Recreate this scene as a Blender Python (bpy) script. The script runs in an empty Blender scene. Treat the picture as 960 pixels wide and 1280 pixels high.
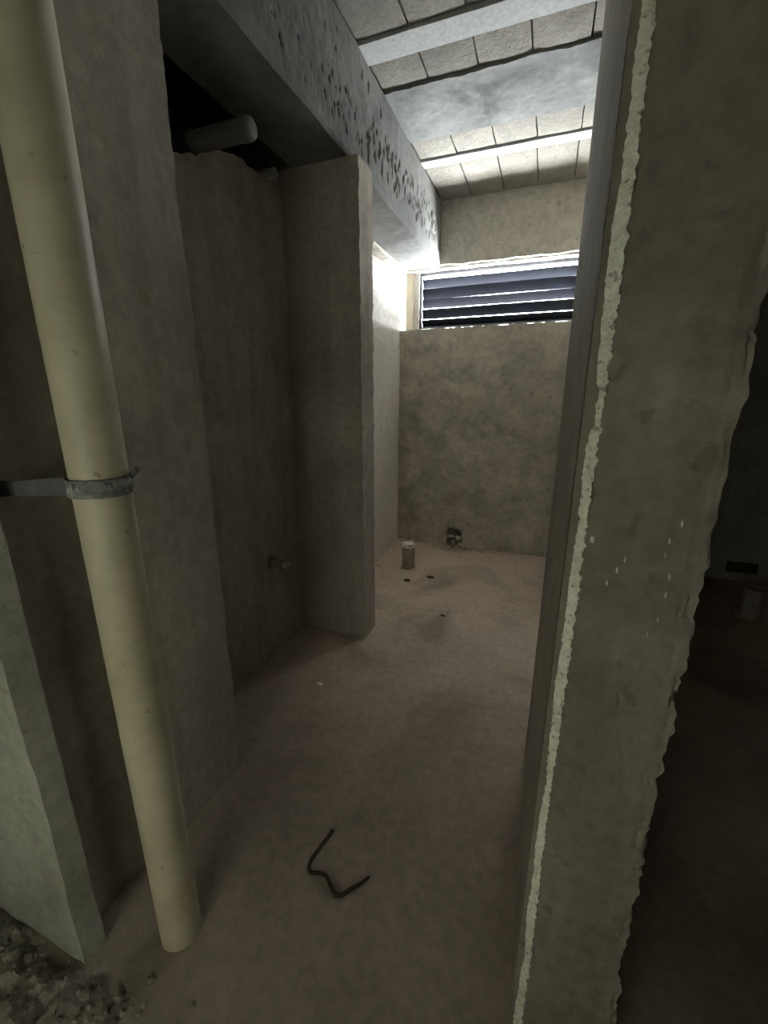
import bpy, bmesh, math, random
from mathutils import Vector, Matrix, noise

random.seed(7)
sc = bpy.context.scene
col = sc.collection

# ------------------------------------------------------------------ camera
YAW, PITCH, ROLL, FPX, CAM_Z = .3591, .2667, -.0007, 525.19, 1.413
fw = Vector((-math.sin(YAW)*math.cos(PITCH), math.cos(YAW)*math.cos(PITCH), -math.sin(PITCH)))
rt = Vector((math.cos(YAW), math.sin(YAW), 0))
up = rt.cross(fw)
r2 = rt*math.cos(ROLL) + up*math.sin(ROLL)
u2 = -rt*math.sin(ROLL) + up*math.cos(ROLL)
cd = bpy.data.cameras.new('camera')
cam = bpy.data.objects.new('camera', cd); col.objects.link(cam)
m = Matrix((r2, u2, -fw)).transposed().to_4x4()
m.translation = Vector((0, 0, CAM_Z))
cam.matrix_world = m
cd.sensor_fit = 'HORIZONTAL'; cd.sensor_width = 36; cd.lens = 36*FPX/960
cd.clip_start = .02
sc.camera = cam

# ------------------------------------------------------------------ daylight
w = bpy.data.worlds.new('overcast_sky'); sc.world = w
w.use_nodes = True
bg = w.node_tree.nodes['Background']
bg.inputs[0].default_value = (.93, .98, 1.0, 1)
bg.inputs[1].default_value = 138.0

def portal(name, loc, rot, sx, sy):                  # guides sky light through an opening, gives off nothing itself
    l = bpy.data.lights.new(name, 'AREA'); l.shape = 'RECTANGLE'; l.size = sx; l.size_y = sy
    l.cycles.is_portal = True
    o = bpy.data.objects.new(name, l); col.objects.link(o); o.location = loc; o.rotation_euler = rot
    return o
portal('window_daylight', (-.4, 4.16, 2.25), (math.radians(-90), 0, 0), 1.9, .55)
portal('rear_opening_daylight', (-.45, -1.17, .95), (math.radians(90), 0, 0), 1.0, .7)

sc.view_settings.view_transform = 'Standard'
sc.view_settings.look = 'None'
sc.view_settings.gamma = 1
sc.view_settings.use_curve_mapping = False
sc.view_settings.exposure = 0.2
sc.cycles.use_denoising = True
sc.cycles.max_bounces = 14
sc.cycles.diffuse_bounces = 10
sc.cycles.sample_clamp_indirect = 8
sc.cycles.caustics_reflective = False
sc.cycles.caustics_refractive = False

# ------------------------------------------------------------------ helpers
def fr(p, s, octv=4):
    return noise.fractal(Vector(p)*s, 1.0, 2.0, octv)
def nz(p, s):
    return noise.noise(Vector(p)*s)

def tag(o, label=None, cat=None, group=None, kind=None):
    if label: o['label'] = label
    if cat: o['category'] = cat
    if group: o['group'] = group
    if kind: o['kind'] = kind
    return o

def link(name, bm, mat, parent=None, smooth=.6, recalc=True):
    if recalc: bmesh.ops.recalc_face_normals(bm, faces=bm.faces)
    me = bpy.data.meshes.new(name); bm.to_mesh(me); bm.free()
    if smooth:
        for p in me.polygons: p.use_smooth = True
        me.set_sharp_from_angle(angle=smooth)
    if mat: me.materials.append(mat)
    o = bpy.data.objects.new(name, me); col.objects.link(o)
    if parent:
        o.parent = parent
        o.matrix_parent_inverse = Matrix.Translation(-Vector(parent.location))
    return o

def empty(name, loc=(0, 0, 0)):
    o = bpy.data.objects.new(name, None); o.empty_display_size = .05
    col.objects.link(o); o.location = loc
    return o

def box(bm, lo, hi, bevel=0):
    lo, hi = Vector(lo), Vector(hi)
    r = bmesh.ops.create_cube(bm, size=1, matrix=Matrix.Translation((lo+hi)/2) @ Matrix.Diagonal((*(hi-lo), 1)))
    if bevel:
        es = list({e for v in r['verts'] for e in v.link_edges})
        bmesh.ops.bevel(bm, geom=es, offset=bevel, segments=2, affect='EDGES')

def slab(name, o, u, v, n, su, sv, t, res, mat, fn=None, warp=None, parent=None, kind='structure', resv=None):
    """a solid panel whose front is a fine relief grid: fn(a, b) pushes along n, warp(a, b) shifts in the plane"""
    o, u, v, n = Vector(o), Vector(u), Vector(v), Vector(n)
    nu = max(1, round(su/res)); nv = max(1, round(sv/(resv or res)))
    bm = bmesh.new(); g = []
    def base(i, j):
        a, b = su*i/nu, sv*j/nv
        if warp: a, b = warp(a, b)
        return a, b
    for j in range(nv+1):
        row = []
        for i in range(nu+1):
            a, b = base(i, j)
            row.append(bm.verts.new(o + u*a + v*b + n*(fn(a, b) if fn else 0)))
        g.append(row)
    for j in range(nv):
        for i in range(nu):
            bm.faces.new((g[j][i], g[j][i+1], g[j+1][i+1], g[j+1][i]))
    ring = [(i, 0) for i in range(nu)] + [(nu, j) for j in range(nv)] + [(i, nv) for i in range(nu, 0, -1)] + [(0, j) for j in range(nv, 0, -1)]
    back = []
    for i, j in ring:
        a, b = base(i, j)
        back.append(bm.verts.new(o + u*a + v*b - n*t))
    k = len(ring)
    for q in range(k):
        i, j = ring[q]; i2, j2 = ring[(q+1) % k]
        bm.faces.new((g[j][i], back[q], back[(q+1) % k], g[j2][i2]))
    bm.faces.new(back)
    ob = link(name, bm, mat, parent)
    if kind and not parent: ob['kind'] = kind
    return ob

def tube(bm, pts, rad, seg=12, cap=True, radii=None):
    pts = [Vector(p) for p in pts]; rings = []
    for i, p in enumerate(pts):
        d = (pts[min(i+1, len(pts)-1)] - pts[max(i-1, 0)]).normalized()
        a = d.orthogonal().normalized() if i == 0 else (rings_a - d*rings_a.dot(d)).normalized()
        rings_a = a
        b = d.cross(a); r = radii[i] if radii else rad
        rings.append([bm.verts.new(p + (a*math.cos(2*math.pi*k/seg) + b*math.sin(2*math.pi*k/seg))*r) for k in range(seg)])
    for q in range(len(rings)-1):
        for k in range(seg):
            bm.faces.new((rings[q][k], rings[q][(k+1) % seg], rings[q+1][(k+1) % seg], rings[q+1][k]))
    if cap:
        bm.faces.new(rings[0]); bm.faces.new(rings[-1])

def hollow(bm, p0, p1, ro, ri, seg=32, lip=None):
    """open pipe with wall thickness; lip(angle) raises the p1 rim"""
    p0, p1 = Vector(p0), Vector(p1); d = (p1-p0).normalized()
    a = d.orthogonal().normalized(); b = d.cross(a)
    def ring(p, r, top):
        return [bm.verts.new(p + (a*math.cos(t)+b*math.sin(t))*r + (d*lip(t) if lip and top else Vector()))
                for t in (2*math.pi*k/seg for k in range(seg))]
    rs = [ring(p0, ro, 0), ring(p1, ro, 1), ring(p1, ri, 1), ring(p0, ri, 0)]
    for q in range(4):
        A, B = rs[q], rs[(q+1) % 4]
        for k in range(seg): bm.faces.new((A[k], A[(k+1) % seg], B[(k+1) % seg], B[k]))

def stone(bm, c, r, sq=(1, 1, .7), sub=2, seed=0):
    rr = bmesh.ops.create_icosphere(bm, subdivisions=sub, radius=1)
    rot = Matrix.Rotation(seed*1.7, 3, 'Z') @ Matrix.Rotation(seed*.9, 3, 'X')
    for v in rr['verts']:
        q = v.co.copy()
        k = 1 + .45*noise.noise(q*1.1 + Vector((seed*3.1, seed, 0))) + .15*noise.noise(q*3 + Vector((seed, 0, 5)))
        q = rot @ (q*k)
        v.co = Vector(c) + Vector((q.x*sq[0], q.y*sq[1], q.z*sq[2]))*r

# ------------------------------------------------------------------ materials
def plaster(name, c0, c1, c2, scale=2.2, fine=45, bump=.25, grain=220, rough=.92, streak=0, pits=0, stain=None, stain_amt=.5, spots=0, dust_light=None, spot_scale=26, spot_at=.66):
    mt = bpy.data.materials.new(name); mt.use_nodes = True
    nt = mt.node_tree; N = nt.nodes; L = nt.links
    b = N['Principled BSDF']; b.inputs['Roughness'].default_value = rough
    b.inputs['Specular IOR Level'].default_value = .25
    tc = N.new('ShaderNodeTexCoord')
    def noi(s, det=6, dist=0, vec=None, ro=.6):
        n = N.new('ShaderNodeTexNoise'); n.inputs['Scale'].default_value = s; n.inputs['Detail'].default_value = det
        n.inputs['Distortion'].default_value = dist; n.inputs['Roughness'].default_value = ro
        L.new(vec or tc.outputs['Object'], n.inputs['Vector']); return n.outputs['Fac']
    def mapped(sx, sy, sz):
        q = N.new('ShaderNodeMapping'); q.inputs['Scale'].default_value = (sx, sy, sz)
        L.new(tc.outputs['Object'], q.inputs['Vector']); return q.outputs[0]
    def ramp(f, stops):
        r = N.new('ShaderNodeValToRGB'); e = r.color_ramp.elements
        while len(e) < len(stops): e.new(.5)
        for i, (p, c) in enumerate(stops):
            e[i].position = p; e[i].color = (*c, 1) if len(c) == 3 else c
        L.new(f, r.inputs[0]); return r.outputs[0]
    def mix(a, bb, fac, mode='MIX'):
        q = N.new('ShaderNodeMix'); q.data_type = 'RGBA'; q.blend_type = mode
        if isinstance(fac, (int, float)): q.inputs[0].default_value = fac
        else: L.new(fac, q.inputs[0])
        for k, x in ((6, a), (7, bb)):
            if isinstance(x, tuple): q.inputs[k].default_value = (*x, 1)
            else: L.new(x, q.inputs[k])
        return q.outputs[2]
    c = ramp(noi(scale, 7, .6), [(.3, c0), (.5, c1), (.7, c2)])
    g = ramp(noi(fine, 4), [(.3, (.72,)*3), (.7, (1.12,)*3)])
    c = mix(c, g, .7, 'MULTIPLY')
    if streak:
        s = ramp(noi(1, 5, .3, mapped(9, 9, .7)), [(.35, (.6, .58, .55)), (.55, (1, 1, 1))])
        c = mix(c, s, streak, 'MULTIPLY')
    if dust_light:                                         # pale dusty tone beyond a ragged line, with the alcove's light painted in
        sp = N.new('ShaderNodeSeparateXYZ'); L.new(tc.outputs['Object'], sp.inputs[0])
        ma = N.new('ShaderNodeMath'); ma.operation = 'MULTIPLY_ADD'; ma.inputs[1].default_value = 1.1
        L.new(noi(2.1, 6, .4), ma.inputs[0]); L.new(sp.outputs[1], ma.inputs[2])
        mr = N.new('ShaderNodeMapRange'); mr.inputs[1].default_value = dust_light[1]; mr.inputs[2].default_value = dust_light[2]
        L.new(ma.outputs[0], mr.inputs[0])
        c = mix(c, mix(dust_light[0], g, .6, 'MULTIPLY'), mr.outputs[0])
    if stain:
        f = ramp(noi(1.3, 5, 1.0), [(.5, (0, 0, 0)), (.68, (stain_amt,)*3)])
        c = mix(c, stain, f)
    if spots:
        f = ramp(noi(spot_scale, 2, 0, None, .4), [(spot_at, (0, 0, 0)), (spot_at+.06, (spots,)*3)])
        c = mix(c, (c0[0]*.45, c0[1]*.42, c0[2]*.4), f)
    if pits:
        f = ramp(noi(1, 3, .2, mapped(10, 34, 13)), [(.63, (0, 0, 0)), (.68, (pits,)*3)])
        c = mix(c, (.05, .047, .043), f)
    L.new(c, b.inputs['Base Color'])
    bp = N.new('ShaderNodeBump'); bp.inputs['Strength'].default_value = bump; bp.inputs['Distance'].default_value = .01
    ad = N.new('ShaderNodeMath'); ad.operation = 'MULTIPLY_ADD'; ad.inputs[1].default_value = .25
    L.new(noi(grain, 3), ad.inputs[0]); L.new(noi(fine*.5, 6, .4), ad.inputs[2])
    L.new(ad.outputs[0], bp.inputs['Height']); L.new(bp.outputs[0], b.inputs['Normal'])
    return mt

def plain(name, c, rough=.5, metal=0, spec=.4, var=.15, scale=20, bump=0):
    mt = bpy.data.materials.new(name); mt.use_nodes = True
    nt = mt.node_tree; N = nt.nodes; L = nt.links; b = N['Principled BSDF']
    b.inputs['Roughness'].default_value = rough; b.inputs['Metallic'].default_value = metal
    b.inputs['Specular IOR Level'].default_value = spec
    tc = N.new('ShaderNodeTexCoord'); n = N.new('ShaderNodeTexNoise'); n.inputs['Scale'].default_value = scale
    n.inputs['Detail'].default_value = 5
    L.new(tc.outputs['Object'], n.inputs['Vector'])
    r = N.new('ShaderNodeValToRGB'); e = r.color_ramp.elements
    e[0].position, e[1].position = .3, .7
    e[0].color = (*[x*(1-var) for x in c], 1); e[1].color = (*[min(1, x*(1+var)) for x in c], 1)
    L.new(n.outputs['Fac'], r.inputs[0]); L.new(r.outputs[0], b.inputs['Base Color'])
    if bump:
        bp = N.new('ShaderNodeBump'); bp.inputs['Strength'].default_value = bump; bp.inputs['Distance'].default_value = .004
        L.new(n.outputs['Fac'], bp.inputs['Height']); L.new(bp.outputs[0], b.inputs['Normal'])
    return mt

M_FLOOR = plaster('dusty_floor', (.20, .162, .125), (.27, .22, .17), (.33, .27, .21), 1.6, 30, .35, 160, stain=(.17, .14, .105), stain_amt=.55, dust_light=((.66, .55, .45), 1.7, 3.2))  # dusty alcove paler than the near floor: its brightness is partly painted in
M_BACK = plaster('grey_render', (0.31, 0.284, 0.241), (0.47, 0.43, 0.365), (0.587, 0.537, 0.456), 3.0, 20, .5, 150, spots=.5)
M_WALL = plaster('olive_render', (0.296, 0.276, 0.224), (0.37, 0.345, 0.28), (0.425, 0.397, 0.322), 1.8, 30, .35, 170, streak=.5)
M_JAMB = plaster('green_grey_render', (0.166, 0.151, 0.119), (0.23, 0.21, 0.165), (0.288, 0.263, 0.206), 2.8, 38, .4, 180, streak=.55, spots=.35)
M_ENTRY = plaster('pale_green_render', (.28, .275, .22), (.38, .375, .31), (.46, .455, .385), 2.4, 34, .4, 180, streak=.35, spots=.3)
M_EDGE = plaster('pale_fresh_render', (.58, .56, .46), (.76, .74, .62), (.86, .84, .73), 14, 90, .8, 300, spots=.7, spot_scale=110, spot_at=.62)
M_PART = plaster('brown_float_render', (.27, .24, .195), (.32, .285, .23), (.36, .32, .265), 1.2, 12, .1, 200)
M_NICHE = plaster('brown_render', (0.32, 0.288, 0.248), (0.4, 0.36, 0.31), (0.46, 0.414, 0.356), 2.0, 26, .4, 150, streak=.4)
M_PALE = plaster('pale_skim', (0.79, 0.761, 0.705), (0.84, 0.81, 0.75), (0.882, 0.851, 0.788), 2.5, 40, .25, 200, spots=.35)
M_CORE = plaster('broken_core', (.22, .2, .17), (.34, .31, .27), (.46, .43, .38), 9, 30, .9, 110)
M_BEAM = plaster('cast_concrete', (0.115, 0.115, 0.11), (0.165, 0.165, 0.157), (0.223, 0.223, 0.212), 2.6, 22, .4, 140, pits=.12)
M_LINTEL = plaster('lintel_render', (0.426, 0.398, 0.344), (0.52, 0.485, 0.42), (0.598, 0.558, 0.483), 3.0, 24, .5, 140, spots=.4)
M_BLOCK = plaster('block_concrete', (0.2, 0.188, 0.164), (0.25, 0.235, 0.205), (0.295, 0.277, 0.242), 4.0, 70, .6, 260, spots=.3)
M_JOIST = plaster('joist_concrete', (0.478, 0.488, 0.488), (0.52, 0.53, 0.53), (0.562, 0.572, 0.572), 3.0, 50, .12, 220)
M_PATCH = plaster('cast_patch', (0.11, 0.113, 0.11), (0.2, 0.205, 0.2), (0.29, 0.297, 0.29), 3.4, 22, .35, 150, stain=(.26, .265, .26), stain_amt=.6)
M_SLAB = plaster('slab_topping', (.08, .075, .07), (.12, .11, .1), (.16, .15, .14), 3, 30, .5, 150)
M_PVC = plaster('aged_pvc', (.44, .395, .265), (.52, .475, .335), (.57, .525, .385), 2.2, 9, .04, 90, rough=.45, spots=.6, spot_scale=38, spot_at=.70, stain=(.40, .30, .17), stain_amt=.35)
M_PVCW = plain('white_pvc', (.62, .60, .56), .45, 0, .4, .1, 14)
M_PVCD = plain('dusty_pvc', (.36, .31, .26), .8, 0, .2, .2, 18)
M_STEEL = plaster('mortared_steel', (.12, .12, .115), (.24, .24, .225), (.52, .51, .46), 34, 70, .9, 260, rough=.75, spots=.8, spot_scale=60, spot_at=.62)
M_DKSTEEL = plain('dark_steel', (.10, .105, .11), .55, .5, .4, .3, 25, .2)
M_SLAT = plain('blue_grey_slat', (.0105, .012, .0175), .5, 0, .1, .18, 7)
M_FRAME = plain('window_frame_paint', (.05, .055, .065), .4, .2, .5, .2, 15)
M_CREAM = plain('cream_paint', (.56, .52, .41), .7, 0, .3, .08, 9, .1)
M_MORTAR = plaster('white_mortar', (.58, .56, .52), (.68, .66, .62), (.76, .74, .70), 6, 40, .7, 200)
M_RUBBLE = plaster('rubble', (0.15, 0.138, 0.108), (0.25, 0.23, 0.18), (0.362, 0.334, 0.261), 14, 60, .8, 240)
M_GREYPIPE = plain('grimy_pvc', (.20, .195, .185), .6, 0, .3, .2, 16)
M_TWIG = plain('rusty_wire', (.045, .028, .016), .8, .2, .2, .3, 60)
M_CHIP = plain('pale_chip', (.86, .85, .82), .8, 0, .2, .1, 60)
M_DCHIP = plain('dark_chip', (.06, .05, .04), .9, 0, .2, .2, 60)
M_OUT = plaster('outside_ground', (.32, .3, .26), (.4, .37, .32), (.46, .43, .38), .4, 10, .3, 60)

# ------------------------------------------------------------------ levels
ZC, ZB, ZS, ZL = 2.949, 2.476, 1.995, 2.485          # ceiling, beam underside, sill, lintel underside
YB, YR = 3.887, 2.077                                # back wall, return wall
XS, XN, XB, XE = -1.306, -1.324, -.951, -.9025       # alcove wall, niche wall, beam face, end of return wall
X, Y, Z = Vector((1, 0, 0)), Vector((0, 1, 0)), Vector((0, 0, 1))

# ------------------------------------------------------------------ floor
def floor_h(a, b):
    x, y = a-2.8, b-1.2
    return .006*fr((x, y, 0), 1.3, 3) + .0035*fr((x, y, 3), 9, 3)
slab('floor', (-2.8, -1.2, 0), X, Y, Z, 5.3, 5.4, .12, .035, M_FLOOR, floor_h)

# ------------------------------------------------------------------ walls
def rough(amp1, s1, amp2=0, s2=20, off=0):
    return lambda a, b: amp1*fr((a+off, b, off), s1, 3) + (amp2*fr((a, b+off, 7+off), s2, 3) if amp2 else 0)

# back wall below the window, with a knocked-out hole near the floor
HX0, HX1, HZ1 = -.805, -.655, .178
def sill_warp(a, b):
    k = b/ZS
    edge = .010*nz((a, 0, 3), 9) + .006*nz((a, 0, 9), 40)
    return a, b + max(0, k-.9)/.1*edge
wb = empty('wall_back', (-.6, YB, 0)); wb['kind'] = 'structure'
f_b = rough(.013, 2.6, .007, 11)
def back_panel(x0, x1, z0, z1, name='render_face'):
    slab(name, (x0, YB, z0), X, Z, -Y, x1-x0, z1-z0, .25, .02, M_BACK,
         lambda a, b: f_b(a+x0+1.4, b+z0), (lambda a, b: (a, sill_warp(a+x0, b+z0)[1]-z0)) if z1 > 1 else None, wb)
back_panel(-1.40, .42, HZ1, ZS)
back_panel(-1.40, HX0, 0, HZ1); back_panel(HX1, .42, 0, HZ1)
bm = bmesh.new(); box(bm, (HX0-.02, YB+.14, -.02), (HX1+.02, YB+.24, HZ1+.02)); link('hole_back', bm, M_CORE, wb, 0)
for i, (x, y, z, r) in enumerate(((-.765, YB+.035, .085, .04), (-.69, YB+.035, .08, .038), (-.73, YB+.03, .035, .045), (-.785, YB+.02, .02, .026), (-.668, YB+.02, .022, .028), (-.73, YB+.06, .10, .03))):
    bm = bmesh.new(); stone(bm, (x, y, z), r, (1.15, .9, .62), 1, i*3.3+2); link('broken_block', bm, M_LINTEL if i in (0, 1, 4) else M_CORE, wb, .4)
bm = bmesh.new()                                     # crumbs of mortar along the sill edge
for i in range(26):
    x = -1.25 + 1.4*random.random()
    stone(bm, (x, YB+.02+.12*random.random(), ZS+.002), .007+.012*random.random(), (1.4, 1, .6), 1, i)
tag(link('sill_crumb', bm, M_MORTAR, wb, .8), kind='stuff')

# lintel above the window
f_l = rough(.007, 2.6, .003, 18, 4)
def lint_warp(a, b):
    return a, b + max(0, 1-b/.06)*(.010*nz((a, 2, 0), 7) + .008*abs(nz((a, 5, 0), 22)))
wu = slab('wall_lintel', (-1.40, YB, ZL), X, Z, -Y, 1.82, ZC-ZL+.04, .25, .016, M_LINTEL, f_l, lint_warp)
# back wall of the neighbouring stall
ws = slab('wall_stall', (.42, YB, 0), X, Z, -Y, 1.98, ZC+.04, .25, .05, M_NICHE, rough(.008, 2, .003, 14, 9))
bm = bmesh.new(); box(bm, (1.46, YB-.012, .07), (1.66, YB+.03, .155)); link('slot_shade', bm, M_DCHIP, ws, 0)  # solid dark box: the shade inside the hole put in as colour

# alcove wall: pale skim over a rougher core that reaches the beam
def top_al(y): return 2.395 + .03*nz((y, 0, 0), 4) + .012*nz((y, 3, 0), 17)
def al_warp(a, b):
    k = b/2.4
    e = max(0, (a-1.62)/.05)*(.012*nz((0, b, 3), 12)-.006) if a > 1.62 else 0
    return a+e, b + max(0, k-.9)/.1*(top_al(a)-2.4)
al = slab('wall_alcove', (XS, 2.23, 0), Y, Z, X, 1.665, 2.4, .018, .02, M_PALE, rough(.006, 2.0, .002, 16, 2), al_warp)
slab('core_face', (XS-.02, 2.2, 0), Y, Z, X, 1.95, ZB, .14, .03, M_CORE, rough(.006, 6, .006, 20, 12), None, al)

# return wall (end of the niche)
def end_warp(su, amp=.006, off=0):
    return lambda a, b: (a + (max(0, (a/su-.9))/.1)*(amp*nz((0, b+off, 1), 14) + .5*amp*nz((0, b+off, 4), 45)), b)
slab('wall_return', (-1.40, YR, 0), X, Z, -Y, -(-1.40-XE), ZB, .163, .02, M_NICHE, rough(.006, 2, .002, 16, 6), end_warp(.4975, .007))

# niche wall with its broken top
def niche_top(y):
    pts = ((1.0, 2.20), (1.38, 2.245), (1.52, 2.30), (1.65, 2.372), (1.78, 2.405), (1.90, 2.395), (1.98, 2.40), (2.05, 2.46), (2.1, 2.47))
    for (a, p), (b, q) in zip(pts, pts[1:]):
        if y <= b: return p + (q-p)*(y-a)/(b-a) + .012*nz((y, 0, 0), 28)
    return 2.47
slab('wall_niche', (XN, 1.02, 0), Y, Z, X, 1.07, 2.4, .08, .02, M_NICHE, rough(.010, 2.2, .003, 15, 3),
     lambda a, b: (a, b*(1 + max(0, b/2.4-.6)/.4*(niche_top(a+1.02)/2.4-1))))
# closed service shaft behind the niche
slab('wall_shaft', (-2.1, .9, 0), Y, Z, X, 1.4, ZC+.04, .1, .1, M_NICHE, rough(.01, 2, 0, 1, 5))
bm = bmesh.new(); box(bm, (-2.2, 2.24, 0), (-1.45, 2.34, ZC+.04)); tag(link('wall_shaft', bm, M_NICHE, None, 0), kind='structure')

# pier beside the niche, with a shallow step behind the drain pipe
pier = slab('wall_pier', (-1.01, .655, 0), Y, Z, X, .412, ZB, .42, .02, M_WALL, rough(.006, 2.2, .002, 15, 1), end_warp(.412, .008, 3))
slab('wall_recess', (-1.045, .48, 0), Y, Z, X, .19, ZB, .38, .02, M_WALL, rough(.005, 2.2, .002, 15, 8))
bm = bmesh.new(); box(bm, (-2.2, .70, 0), (-1.42, .86, ZC+.04)); tag(link('wall_shaft', bm, M_NICHE, None, 0), kind='structure')

# wall facing the entrance, its end standing proud of the recess
def fl_warp(a, b):
    k = max(0, a/1.66-.94)/.06
    return a + k*(.005*nz((0, b, 2), 8) + .003*nz((0, b, 6), 30)), b
slab('wall_entry', (-2.64, .42, 0), X, Z, -Y, 1.66, ZC, .055, .02, M_ENTRY, rough(.005, 2.4, .002, 16, 14), fl_warp)

# partition between the two stalls, its end facing the entrance
PL = 1.6-.69
def part_fn(a, b):
    q = PL-a
    return .0012*nz((a+17, b, 17), 1.5) - (.012*(1-q/.025)**2 if q < .025 else 0)
part = slab('wall_partition', (.05, .69, 0), Y, Z, -X, PL, ZC+.04, .165, .0125, M_PART, part_fn, resv=.1)
slab('wall_added_jog', (.46, 1.6, 0), -X, Z, Y, .25, ZC+.04, .1, .05, M_WALL, rough(.003, 2, 0, 1, 31))  # unseen widening of the alcove, added to let in more light
slab('wall_added_right', (.38, 1.58, 0), Y, Z, -X, 2.31, ZC+.04, .08, .05, M_WALL, rough(.005, 2, .002, 14, 33))  # unseen side wall of the added widening
XJ = .05
def jag(z):
    return .0245 + .0035*nz((z, 0, 0), 2.2) + .0016*nz((z, 4, 0), 14) + .0042*noise.fractal(Vector((z*70, 8, 0)), .5, 2.0, 4)
def right_edge(z):
    return .187 + (.026*max(0, 1-z/.35)) + .005*nz((z, 11, 0), 3) + .005*nz((z, 14, 0), 13) + .006*noise.fractal(Vector((z*35, 17, 0)), .6, 2.0, 4)
FLAKES = [(0.195, 1.24), (0.186, 1.213), (0.183, 1.19), (0.191, 1.158), (0.19, 1.128), (0.188, 1.088), (0.18, 1.059), (0.133, 1.177), (0.122, 1.158), (0.111, 1.135), (0.085, 1.203)]
gouges = [(.075, .80, .10, .8), (.125, .98, .13, 1.25), (.118, .86, .10, 1.75), (.10, .93, .05, .6), (.135, 1.10, .05, 1.0)]
def end_fn(a, b):
    d = .0025*fr((a, b, 30), 6, 3) + .0012*fr((a, b, 40), 40, 3)
    e = a-jag(b)
    if 0 < e < .02:                                  # chips along the edge of the proud coat
        d -= .022*max(0, nz((b, 21, 0), 20)-.12)*(1-e/.02)
    q = right_edge(b)-a
    if q < .03: d -= .02*max(0, nz((b, 25, a*10), 13)-.05)*(1-q/.03) + .006*(1-q/.03)
    for gx, gz, gl, ang in gouges:
        dx, dz = a-gx, b-gz
        t = dx*math.cos(ang)+dz*math.sin(ang); s = -dx*math.sin(ang)+dz*math.cos(ang)
        if abs(t) < gl and abs(s) < .004 and nz((t, gx, 0), 30) > -.1: d -= .004*(1-abs(s)/.004)
    return d
slab('end_face', (XJ, .682, 0), X, Z, -Y, .187, ZC, .02, .005, M_JAMB, end_fn,
     lambda a, b: (a*right_edge(b)/.187, b), part, resv=.009)
bm = bmesh.new()                                     # pale flakes where the skim has lifted
for i, (x, z) in enumerate(FLAKES):
    stone(bm, (x+.002*math.sin(i*5), .6815, z), .0028 if i < 10 else .007, (.55, .5, 2.2 if i < 10 else 1), 1, i*.05)
tag(link('flaked_spot', bm, M_EDGE, part, .8), kind='stuff')
def edge_fn(a, b):
    r = .023
    c = -(r - math.sqrt(max(0, r*r-(r-a)**2))) if a < r else 0
    return .004 + .003*nz((b, 3, 0), 6) + c + .0014*fr((a, b, 50), 110, 3)
slab('plaster_edge', (XJ, .682, 0), X, Z, -Y, .0245, ZC, .008, .0025, M_EDGE, edge_fn,
     lambda a, b: (a*jag(b)/.0245, b), part, resv=.003)

# the room behind the photographer, lit by one small opening
bm = bmesh.new(); box(bm, (-2.74, -1.15, 0), (-2.64, .48, ZC+.04)); tag(link('wall_left', bm, M_WALL, None, 0), kind='structure')
bm = bmesh.new(); box(bm, (2.35, -1.15, 0), (2.45, YB+.25, ZC+.04)); tag(link('wall_right', bm, M_WALL, None, 0), kind='structure')
bm = bmesh.new(); box(bm, (-2.3, .48, 0), (-2.2, YB+.25, ZC+.04)); tag(link('wall_outer', bm, M_NICHE, None, 0), kind='structure')
bm = bmesh.new(); box(bm, (-2.2, YB, 0), (-1.40, YB+.25, ZC+.04)); tag(link('wall_outer', bm, M_NICHE, None, 0), kind='structure')
rear = empty('wall_rear', (0, -1.1, 0)); rear['kind'] = 'structure'
OX0, OX1, OZ0, OZ1 = -.90, .0, .6, 1.3
for lo, hi in (((-2.64, -1.15, 0), (OX0, -1.0, ZC+.04)), ((OX1, -1.15, 0), (2.35, -1.0, ZC+.04)), ((OX0, -1.15, 0), (OX1, -1.0, OZ0)), ((OX0, -1.15, OZ1), (OX1, -1.0, ZC+.04))):
    bm = bmesh.new(); box(bm, lo, hi); link('panel', bm, M_WALL, rear, 0)

def diffuser_mat():
    mt = bpy.data.materials.new('added_diffuser_sheet'); mt.use_nodes = True; N = mt.node_tree.nodes; L = mt.node_tree.links
    N.remove(N['Principled BSDF']); t = N.new('ShaderNodeBsdfTranslucent'); t.inputs[0].default_value = (.0375, .0368, .030, 1)
    L.new(t.outputs[0], N['Material Output'].inputs[0]); return mt
w2 = empty('window_2', (-.45, -1.08, OZ0)); w2['kind'] = 'structure'
bm = bmesh.new(); bmesh.ops.create_grid(bm, x_segments=8, y_segments=12, size=.5, matrix=Matrix.Translation((-.45, -1.08, .95)) @ Matrix.Rotation(math.pi/2, 4, 'X') @ Matrix.Diagonal((.92, .72, 1, 1)))
link('added_diffuser', bm, diffuser_mat(), w2, 0, False)  # unseen diffuser added over the opening to soften and dim its light

# ------------------------------------------------------------------ concrete beam with honeycomb pits
pit_list = []
for i in range(230):
    y = 1.2 + 2.6*random.random()**.9
    zc = ZB + .05 + .20*random.random()*(1 if random.random() < .85 else 1.7) + .03*(y-1.2)
    k = .45+.55*min(1, max(0, (y-1.5)/1.0))
    pit_list.append((y, zc, (.005+.008*random.random())*k, (.014+.026*random.random())*k, .5*(random.random()-.5), (.006+.010*random.random())*k))
from collections import defaultdict
pit_grid = defaultdict(list)
for p in pit_list:
    for k in range(int((p[0]-.06)*10), int((p[0]+.06)*10)+1): pit_grid[k].append(p)
def beam_fn(a, b):
    y, z = a-2.4, b+ZB
    d = .004*fr((y, z, 2), 3, 3) + .0015*fr((y, z, 5), 22, 3)
    if b < .012: d -= (.012-b)*.6
    for (py, pz, ry, rz, sk, dep) in pit_grid.get(int(y*10), ()):
        dz = z-pz; dy = y-py-sk*dz
        q = (dy/ry)**2+(dz/rz)**2
        if q < 1: d -= dep*(1-q)
    return d
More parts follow.
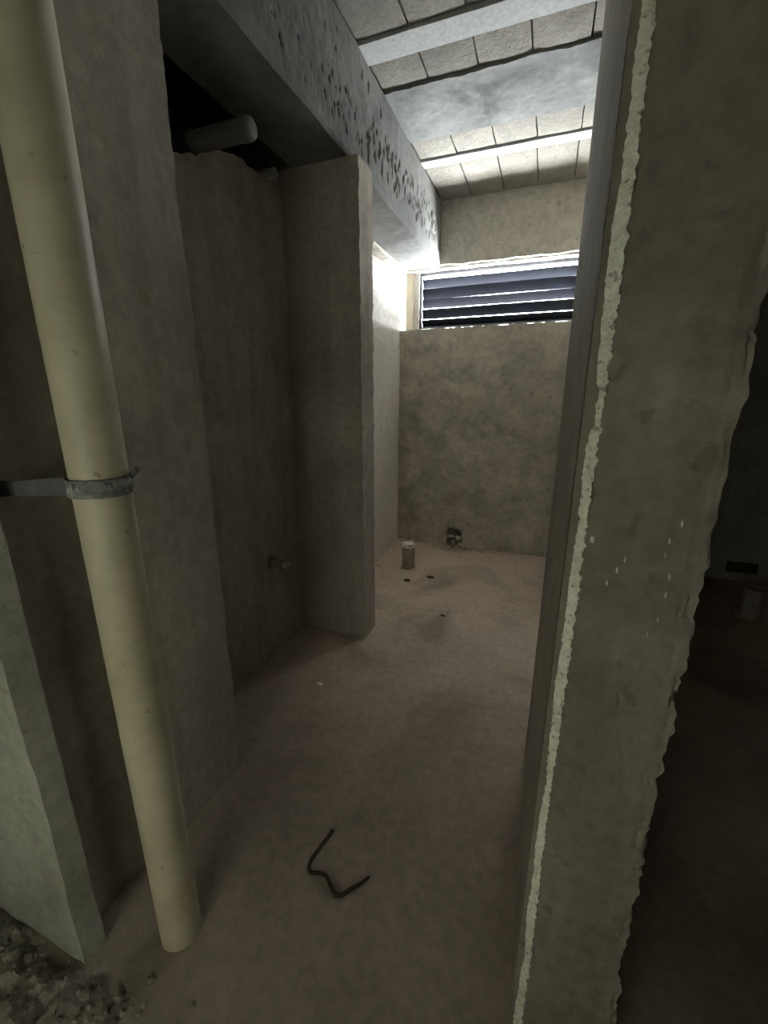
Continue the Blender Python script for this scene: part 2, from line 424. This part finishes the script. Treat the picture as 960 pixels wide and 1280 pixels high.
beam = slab('concrete_beam', (XB, 1.0, ZB), Y, Z, X, YB-1.0, ZC-ZB, .30, .008, M_BEAM,
            lambda a, b: beam_fn(a+3.4, b))
slab('beam_front', (XB, -1.0, ZB), Y, Z, X, 2.0, ZC-ZB, .30, .05, M_BEAM, lambda a, b: beam_fn(a+1.4, b), None, beam)

slab('mortar_bed', (-1.245, 2.24, 2.452), -X, Y, -Z, .21, 1.64, .45, .02, M_CORE, rough(.008, 7, .006, 24, 3), None, beam)

# ------------------------------------------------------------------ ceiling: joists, infill blocks, cast patch
bm = bmesh.new(); box(bm, (-2.8, -1.2, ZC+.035), (2.6, YB+.3, ZC+.2))
ceil = tag(link('ceiling', bm, M_SLAB, None, 0), kind='structure')
JX = -.7065
def block(x0, x1, y0, y1, dz):
    su, sv = x1-x0, y1-y0
    s = random.random()*50
    slab('ceiling_block', (x0, y0, ZC+dz), X, Y, -Z, su, sv, .045, .04, M_BLOCK,
         lambda a, b: .0012*fr((a, b, s), 12, 2) - .004*max(0, 1-min(a, su-a, b, sv-b)/.006),
         lambda a, b: (a + .004*nz((b, s, 0), 9)*(1 if su-a < .01 or a < .01 else 0), b + .003*nz((a, s, 5), 9)), ceil)
def row(y0, y1, x_lo=-.953, x_hi=.37, shift=0):
    x = JX + shift - .2485*3
    while x < x_hi:
        a, b = max(x, x_lo), min(x+.2485, x_hi)
        if b-a > .03: block(a+.004, b-.004, y0+.004, y1-.004, .002+.004*random.random())
        x += .2485
row(.70, 1.155, x_hi=.04); row(1.30, 1.6, x_hi=.04, shift=.02); row(1.605, 1.745, shift=.02); row(1.745, 2.190)
row(2.330, 2.533, shift=.0); row(3.000, 3.240, shift=.004); row(3.337, YB+.005)
for y0, y1 in ((2.196, 2.325), (3.245, 3.333)):
    slab('ceiling_joist', (-.965 if y0 < 3 else -.955, y0, ZC-.004), X, Y, -Z, 1.33, y1-y0, .05, .03, M_JOIST,
         rough(.0012, 5, .0006, 30, y0), lambda a, b: (a, b + .002*nz((a, b, 0), 6)), ceil)
def patch_warp(a, b):
    k = (.466-b)/.466; k2 = b/.466
    return a, b + .012*k*(nz((a, 1, 0), 6)+.5*nz((a, 1, 0), 25)) + .006*k2*(nz((a, 9, 0), 7)+.6*nz((a, 9, 4), 30))
slab('cast_patch', (-.955, 2.536, ZC-.003), X, Y, -Z, 1.325, .466, .045, .014, M_PATCH,
     rough(.004, 3, .0025, 14, 22), patch_warp, ceil)

# ------------------------------------------------------------------ louvred window
win = empty('window_1', (-.5, 4.07, ZS)); win['kind'] = 'structure'
WX0, WX1, WZ0, WZ1 = -1.165, .370, 2.015, 2.470
for nm, lo, hi in (('added_mullion', (.14, 4.015, WZ0), (.165, 4.08, WZ1)), ('frame_stile', (WX0, 4.015, WZ0), (WX0+.022, 4.08, WZ1)), ('frame_stile', (WX1-.022, 4.015, WZ0), (WX1, 4.08, WZ1)),  # the bar at the left of the added pane comes first
                   ('frame_rail', (WX0+.022, 4.015, WZ1-.022), (WX1-.022, 4.08, WZ1)), ('frame_rail', (WX0+.022, 4.015, WZ0), (WX1-.022, 4.08, WZ0+.018))):
    bm = bmesh.new(); box(bm, lo, hi, .003); link(nm, bm, M_FRAME, win, .5)
# overlapping blades, each tilted with its inner edge high
def blade(z, ang, hw, yc, x0, x1):
    bm = bmesh.new(); nseg = 12; rows = []
    dy, dz = math.cos(ang)*hw, math.sin(ang)*hw
    for i in range(nseg+1):
        x = x0 + (x1-x0)*i/nseg
        w = .0004*math.sin(i*.5+z*40)
        a = Vector((x, yc+dy, z-dz+w)); c = Vector((x, yc-dy, z+dz+w)); mid = (a+c)/2 + Vector((0, -.003, .001))
        t = Vector((0, .003, 0))
        rows.append([bm.verts.new(q) for q in (a, mid, c, c+t, mid+t, a+t)])
    for i in range(nseg):
        for k in range(6): bm.faces.new((rows[i][k], rows[i][(k+1) % 6], rows[i+1][(k+1) % 6], rows[i+1][k]))
    bm.faces.new(rows[0]); bm.faces.new(rows[-1])
    return link('louvre_slat', bm, M_SLAT, win, .35)
NS = 5; pitch = .083
for i in range(NS): blade(2.060+pitch*i, math.radians((52, 60)[i % 2]), pitch*(.505, .545)[i % 2], 4.05, WX0+.023, .139)
for i in range(NS): blade(2.060+pitch*i, math.radians(120), pitch*.55, 4.05, .166, WX1-.023)   # unseen pane added to light the alcove: blades turned the other way
slab('mortar_fill', (-1.215, 4.0, ZS-.01), X, Z, -Y, .055, .50, .07, .012, M_MORTAR, rough(.004, 8, .002, 30, 2), None, win)
bm = bmesh.new(); box(bm, (-1.283, 3.98, ZS-.01), (-1.212, 4.06, ZL+.01), .004); link('cream_post', bm, M_CREAM, win, .5)
slab('mortar_cap', (-1.30, 3.93, ZL-.012), X, Y, -Z, 1.68, .20, .02, .02, M_MORTAR, rough(.003, 8, .0015, 30, 5), None, win)

# ------------------------------------------------------------------ drain pipe with its clamp
PX, PY, PR = -.807, .565, .0505
dp = empty('drain_pipe', (PX, PY, 0))
tag(dp, 'cream vertical plastic drain pipe held by a mortar-stained clamp, standing before the pier', 'pipe')
bm = bmesh.new(); hollow(bm, (PX, PY, 0), (PX, PY, ZC-.0), PR, PR-.004, 48); link('pipe_body', bm, M_PVC, dp, .6)
CZ = 1.247
bm = bmesh.new(); tube_pts = []
seg = 40
def band(bm, ro, ri, z0, z1):
    rs = []
    for r, z in ((ro, z0), (ro, z1), (ri, z1), (ri, z0)):
        rs.append([bm.verts.new((PX+math.cos(2*math.pi*k/seg)*(r+.0012*nz((k*.4, z*9, 0), 1)), PY+math.sin(2*math.pi*k/seg)*(r+.0012*nz((k*.4, z*9, 3), 1)), z+.0025*nz((k*.5, z, 1), 1))) for k in range(seg)])
    for q in range(4):
        for k in range(seg): bm.faces.new((rs[q][k], rs[q][(k+1) % seg], rs[(q+1) % 4][(k+1) % seg], rs[(q+1) % 4][k]))
band(bm, PR+.006, PR-.002, CZ-.017, CZ+.017)
cl = link('clamp', bm, M_STEEL, dp, .7); cl['label'] = 'grey steel clamp spattered with mortar'
bm = bmesh.new()                                     # strap arm running back to the wall
a0, a1 = Vector((PX-.05, PY-.006, CZ-.004)), Vector((-1.05, .497, CZ-.014))
d = (a1-a0).normalized(); s = d.cross(Z).normalized()
vs = []
for i in range(9):
    p = a0 + (a1-a0)*i/8
    hh = .0165 + .0015*math.sin(i*.9)
    vs.append([bm.verts.new(p+s*x+Z*z) for x, z in ((-.004, -hh), (.004, -hh), (.004, hh), (-.004, hh))])
for i in range(8):
    for k in range(4): bm.faces.new((vs[i][k], vs[i][(k+1) % 4], vs[i+1][(k+1) % 4], vs[i+1][k]))
bm.faces.new(vs[0]); bm.faces.new(vs[-1])
link('strap_arm', bm, M_DKSTEEL, cl, .5)
bm = bmesh.new()
tube(bm, ((PX+.045, PY+.03, CZ+.014), (PX+.066, PY+.03, CZ+.03)), .005, 8); link('clamp_bolt', bm, M_DKSTEEL, cl, .5)

# ------------------------------------------------------------------ pipe lying through the broken top of the niche wall
HY, HZ = 1.55, 2.355
hp = empty('waste_pipe', (-1.3, HY, HZ)); tag(hp, 'grimy grey capped waste pipe poking out above the broken niche wall', 'pipe')
bm = bmesh.new(); hollow(bm, (-1.95, HY, HZ), (-1.10, HY, HZ), .036, .032, 28); link('pipe_body', bm, M_GREYPIPE, hp, .6)
bm = bmesh.new(); hollow(bm, (-1.44, HY, HZ), (-1.36, HY, HZ), .043, .035, 28); link('collar', bm, M_DKSTEEL, hp, .6)
bm = bmesh.new(); tube(bm, ((-1.13, HY, HZ), (-1.105, HY, HZ), (-1.092, HY, HZ), (-1.088, HY, HZ)), .036, 28, True, (.0385, .0385, .033, .02)); link('end_cap', bm, M_GREYPIPE, hp, .9)
bm = bmesh.new(); hollow(bm, (-1.40, 1.985, 2.425), (-1.285, 1.985, 2.425), .022, .018, 20)
tag(link('waste_pipe', bm, M_PVCW, None, .6), 'short pale pipe end at the niche corner under the beam', 'pipe')

# small conduit end low in the niche wall
cs = empty('conduit_stub', (XN, 1.80, .54)); tag(cs, 'short pale conduit end sticking out low on the niche wall', 'pipe')
bm = bmesh.new(); hollow(bm, (XN-.05, 1.795, .545), (-1.235, 1.795, .537), .017, .013, 18); link('pipe_body', bm, M_PVCD, cs, .6)
bm = bmesh.new(); hollow(bm, (-1.25, 1.795, .5385), (-1.228, 1.795, .536), .0195, .013, 18); link('rim', bm, M_PVCW, cs, .6)
for i in range(7):
    bm = bmesh.new(); t = i*.9
    stone(bm, (XN+.006, 1.795+.04*math.cos(t), .545+.035*math.sin(t)), .012+.004*(i % 3), (.7, 1, 1), 1, i)
    link('mortar_lump', bm, M_CORE, cs, .8)

# ------------------------------------------------------------------ floor drain stubs
def stub(x, y, h, label, rim=True):
    t = empty('floor_drain_stub', (x, y, 0)); tag(t, label, 'pipe stub')
    bm = bmesh.new(); hollow(bm, (x, y, -.02), (x, y, h), .054, .050, 32); link('pipe_body', bm, M_PVCD, t, .6)
    if rim:
        bm = bmesh.new(); hollow(bm, (x, y, h-.012), (x, y, h+.006), .057, .047, 32, lambda a: .020*nz((math.cos(a)*2, math.sin(a)*2, 4), 1.3)); link('torn_rim', bm, M_CHIP, t, .6)
        bm = bmesh.new(); stone(bm, (x-.006, y, h+.010), .046, (1, 1, .42), 2, 5); link('paper_plug', bm, M_CHIP, t, .7)
    bm = bmesh.new()
    for i in range(14):
        a = i*.45; stone(bm, (x+.064*math.cos(a), y+.064*math.sin(a), .002), .010+.006*random.random(), (1, 1, .6), 1, i)
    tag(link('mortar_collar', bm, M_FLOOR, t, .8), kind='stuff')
stub(-.985, 3.215, .205, 'brown plastic floor pipe stub with a torn white rim in the bright alcove')
stub(1.39, 3.22, .20, 'dull brown floor pipe stub in the dark neighbouring stall', False)

# small supply fitting lying in the wall hole
sf = empty('supply_fitting', (-.735, YB-.01, .0)); tag(sf, 'small pale pipe fitting lying at the hole in the back wall', 'fitting')
bm = bmesh.new(); hollow(bm, (-.735, YB+.04, .045), (-.728, YB-.06, .022), .017, .012, 18); link('pipe_body', bm, M_PVCD, sf, .6)
bm = bmesh.new(); hollow(bm, (-.729, YB-.045, .0255), (-.727, YB-.075, .0215), .021, .013, 18); link('rim', bm, M_PVCD, sf, .6)

# ------------------------------------------------------------------ wire and crumbs on the floor
W = [(-.542, .951), (-.545, .925), (-.553, .896), (-.563, .845), (-.560, .822), (-.545, .812), (-.520, .820), (-.497, .819), (-.480, .806), (-.462, .794), (-.447, .785), (-.430, .791), (-.409, .816), (-.385, .842), (-.372, .862)]
bm = bmesh.new(); tube(bm, [(x, y, .008+.002*math.sin(i)) for i, (x, y) in enumerate(W)], .0055, 8, True,
                       [.0075, .0065, .006, .0058, .0055, .006, .0058, .0055, .0058, .0062, .0068, .0062, .0058, .0052, .004])
tag(link('bent_wire', bm, M_TWIG, None, .9), 'dark bent piece of rusty wire lying on the dusty floor', 'wire')
for (x, y, r, mt, lab) in ((-.95, 1.601, .013, M_CHIP, 'small white plaster chip on the floor beside the return wall'),
                           (-.093, 2.748, .012, M_CHIP, 'small white plaster chip on the floor near the partition'),
                           (-.913, 2.956, .022, M_DCHIP, 'flat dark chip on the alcove floor before the torn pipe stub'),
                           (-.754, 3.081, .024, M_DCHIP, 'longer dark chip on the floor between pipe stub and wall hole'),
                           (-.524, 2.505, .012, M_DCHIP, 'tiny dark chip in the middle of the alcove floor')):
    bm = bmesh.new(); stone(bm, (x, y, .004), r, (1.3, .8, .45), 2, x*9)
    tag(link('plaster_chip', bm, mt, None, .8), lab, 'chip', 'chips on the floor')
# crumbs along the foot of the alcove and back walls
bm = bmesh.new()
for i in range(150):
    if i % 3: p = (-1.29+.13*random.random()**2, 2.4+1.45*random.random(), .003)
    else: p = (-1.28+1.2*random.random(), YB-.10*random.random()**2-.01, .003)
    stone(bm, p, .004+.016*random.random()**3, (1.2, 1, .6), 1, i)
for i in range(14):
    stone(bm, (-1.27+.13*random.random(), YB-.02-.13*random.random(), .01), .012+.018*random.random(), (1, 1, .8), 1, i+200)
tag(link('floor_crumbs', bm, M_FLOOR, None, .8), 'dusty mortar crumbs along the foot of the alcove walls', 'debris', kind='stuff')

# ------------------------------------------------------------------ rubble at the foot of the entry wall
def rub(a, b):
    x, y = a-1.75, b-.15
    e = min(1, min(a, 1.10-a, b, .62-b)/.12); e = max(0, e)
    k = max(0, min(1, (-.70-x)/.25))
    return e*k*(.026 + .026*fr((x, y, 0), 7, 3) + .016*fr((x, y, 4), 26, 4)) - .006*(1-e*k)
slab('mortar_rubble', (-1.75, -.15, 0), X, Y, Z, 1.10, .62, .01, .007, M_RUBBLE, rub, None, None, None)
tag(bpy.data.objects['mortar_rubble'], 'crumbled mortar rubble heaped at the foot of the entry wall', 'rubble', kind='stuff')
rub_o = bpy.data.objects['mortar_rubble']
bm = bmesh.new()
for i in range(900):
    x, y = -1.6+.95*random.random(), -.08+.50*random.random()
    stone(bm, (x, y, max(0, rub(x+1.75, y+.15))+.001), .003+.007*random.random()**2.5, (1.2, 1, .7), 1, i)
tag(link('gravel', bm, M_RUBBLE, rub_o, .3), kind='stuff')
for i, (x, y, r) in enumerate(((-.80, .455, .010), (-.666, .458, .008), (-.838, .404, .009), (-.913, .375, .013), (-1.02, .345, .014), (-.955, .335, .012), (-1.12, .37, .013), (-.87, .35, .010))):
    bm = bmesh.new(); stone(bm, (x, y, max(0, rub(x+1.75, y+.15))+r*.3), r, (1.15, .95, .7), 1, i+3)
    tag(link('mortar_lump', bm, M_RUBBLE, None, .3), 'rough lump of broken mortar among the rubble by the entry wall', 'stone', 'mortar lumps by the entry wall')
